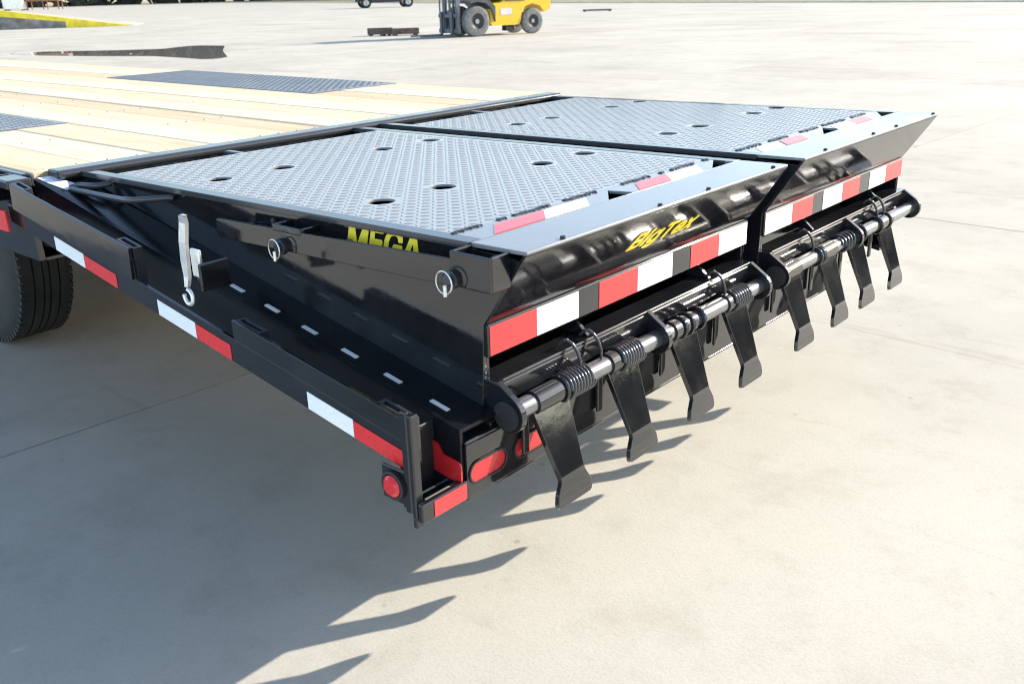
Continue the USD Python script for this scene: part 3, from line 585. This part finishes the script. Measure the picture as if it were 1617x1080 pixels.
tb = [(.95, .55), (.62, .5), (.55, .85), (.3, 1.05), (-.3, 1.05), (-.55, .85), (-.6, .45), (-3.3, .45), (-3.36, .85), (-3.6, 1.05), (-4.2, 1.05), (-4.45, .85), (-4.5, .6), (-5.2, .6), (-5.2, 1.3), (-2.9, 1.3), (-2.8, 2.0), (-1.3, 2.0), (-.7, 1.35), (.85, 1.2), (1.0, .95)]
obj('body', prism_xz(tb, -.96, .96), 'truck_dark', TK)
for ya_, yb_ in ((-.975, -.962), (.962, .975)): obj('side_window', prism_xz([(-2.65, 1.35), (-1.05, 1.35), (-1.4, 1.9), (-2.6, 1.9)], ya_, yb_), 'glass_dark', TK)
obj('bumper', cbox(.97, 1.1, -.95, .95, .5, .75, .03), 'chrome', TK)
for y in (-.85, .6): obj('headlight', cbox(.93, 1.0, y, y + .25, .95, 1.12, .02), 'decal_pale', TK)

# ------------------------------------------------------------------ loading dock with yellow kerb, far left
A = np.array((-50.9, 20.15)); B = np.array((-47.0, 25.43)); d2 = (B - A) / np.linalg.norm(B - A); LL = np.linalg.norm(B - A)
DK = thing('loading_ramp', 'low weathered concrete ramp wall with yellow painted top at far left', 'ramp', (A[0], A[1], G), math.atan2(d2[1], d2[0]))
obj('wall', prism_xz([(-9, 0), (3.25, 0), (3.25, .30), (0, .66), (-9, .72)], .0, .3), 'old_concrete', DK)
obj('ramp_surface', prism_xz([(-9, 0), (LL, 0), (LL, .02), (0, .86), (-9, .92)], .301, 4.), 'concrete_far', DK)
obj('yellow_kerb', [prism_xz([(-9, .721), (0, .661), (3.25, .301), (3.25, .50), (0, .98), (-9, 1.1)], -.012, .3), prism_xz([(3.2502, 0), (LL, 0), (3.2502, .50)], -.012, .3)], 'kerb_yellow', DK)
ST = thing('metal_stand', 'brown metal rack on thin legs beside the yellow kerb', 'rack', (-50.55, 22.55, G + .921), math.atan2(.755, .655))
obj('shelf', cbox(-.85, .85, -.4, .4, .42, .75, .02), 'rust_brown', ST)
for x in (-.8, 0., .76):
    for y in (-.38, .34): obj('leg', cbox(x, x + .05, y, y + .05, 0, .419, .005), 'rust_brown', ST)
WB = thing('white_bin', 'white box standing left of the brown rack by the yellow kerb', 'box', (-51.2, 21.3, G + .921), math.atan2(.755, .655))
obj('box', cbox(-.5, .5, -.4, .4, .05, .8, .03), 'white_paint', WB); obj('lid', cbox(-.52, .52, -.42, .42, .801, .86, .02), 'white_paint', WB)
for x_ in (-.48, .38): obj('skid', cbox(x_, x_ + .1, -.4, .4, 0, .0495), 'rust_brown', WB)

# ------------------------------------------------------------------ far edge of the yard
P = [np.array(q) for q in ((70., 6.), (45., 24.), (15., 45.), (-10.3, 53.6), (-28., 60.), (-49., 68.), (-90., 84.), (-150., 112.), (-215., 140.), (-270., 125.), (-290., 92.), (-305., 40.), (-310., -20.), (-310., -80.))]
verge = unary_union([Polygon([tuple(a), tuple(b_), tuple(b_ * 1.7), tuple(a * 1.7)]) for a, b_ in zip(P[:-1], P[1:])])
m = ext(verge, .06); m.apply_translation((0, 0, G)); tag(obj('grass_verge', m, 'grass'), 'dry grass verge along the far edge of the concrete yard', 'verge', kind='structure')
mk = []
for a, b_ in zip(P[:-1], P[1:]):
    t_ = (b_ - a) / np.linalg.norm(b_ - a); n_ = np.array((-t_[1], t_[0])); n_ = n_ if n_[1] < 0 else -n_
    mk.append(ext(Polygon([tuple(a), tuple(b_), tuple(b_ + n_ * .2), tuple(a + n_ * .2)]), .075))
kb = trimesh.util.concatenate(mk); kb.apply_translation((0, 0, G)); tag(obj('far_kerb', kb, 'concrete_far'), 'pale concrete kerb along the far grass verge', 'kerb', kind='structure')
# distant wood, one mass of leaf clumps, beyond the verge (seen in reflections)
V, Fc = [], []; n = 0
for i in range(11000):
    s = rng.random(); seg = min(int(s * 12), 11); f_ = s * 12 - seg
    base = P[seg] * (1 - f_) + P[seg + 1] * f_
    base = base + np.array((11., 20.)) * (2.2 + rng.random() * 1.2)
    z = G + .3 + rng.random() ** .8 * (6.5 if s < .19 else .085 * np.hypot(*base)) * (1 + .13 * math.sin(s * 61) + .1 * math.sin(s * 23 + 1))
    c_ = np.array((base[0], base[1], z)); q = rng.normal(size=(3, 3)) * (.8 + .5 * rng.random() + .006 * np.hypot(*base)); V.append(c_ + q); Fc.append((n, n + 1, n + 2)); n += 3
tag(obj('distant_wood', trimesh.Trimesh(np.vstack(V), np.array(Fc), process=False), 'foliage'), 'distant line of dark trees beyond the grass verge', 'trees', kind='stuff')
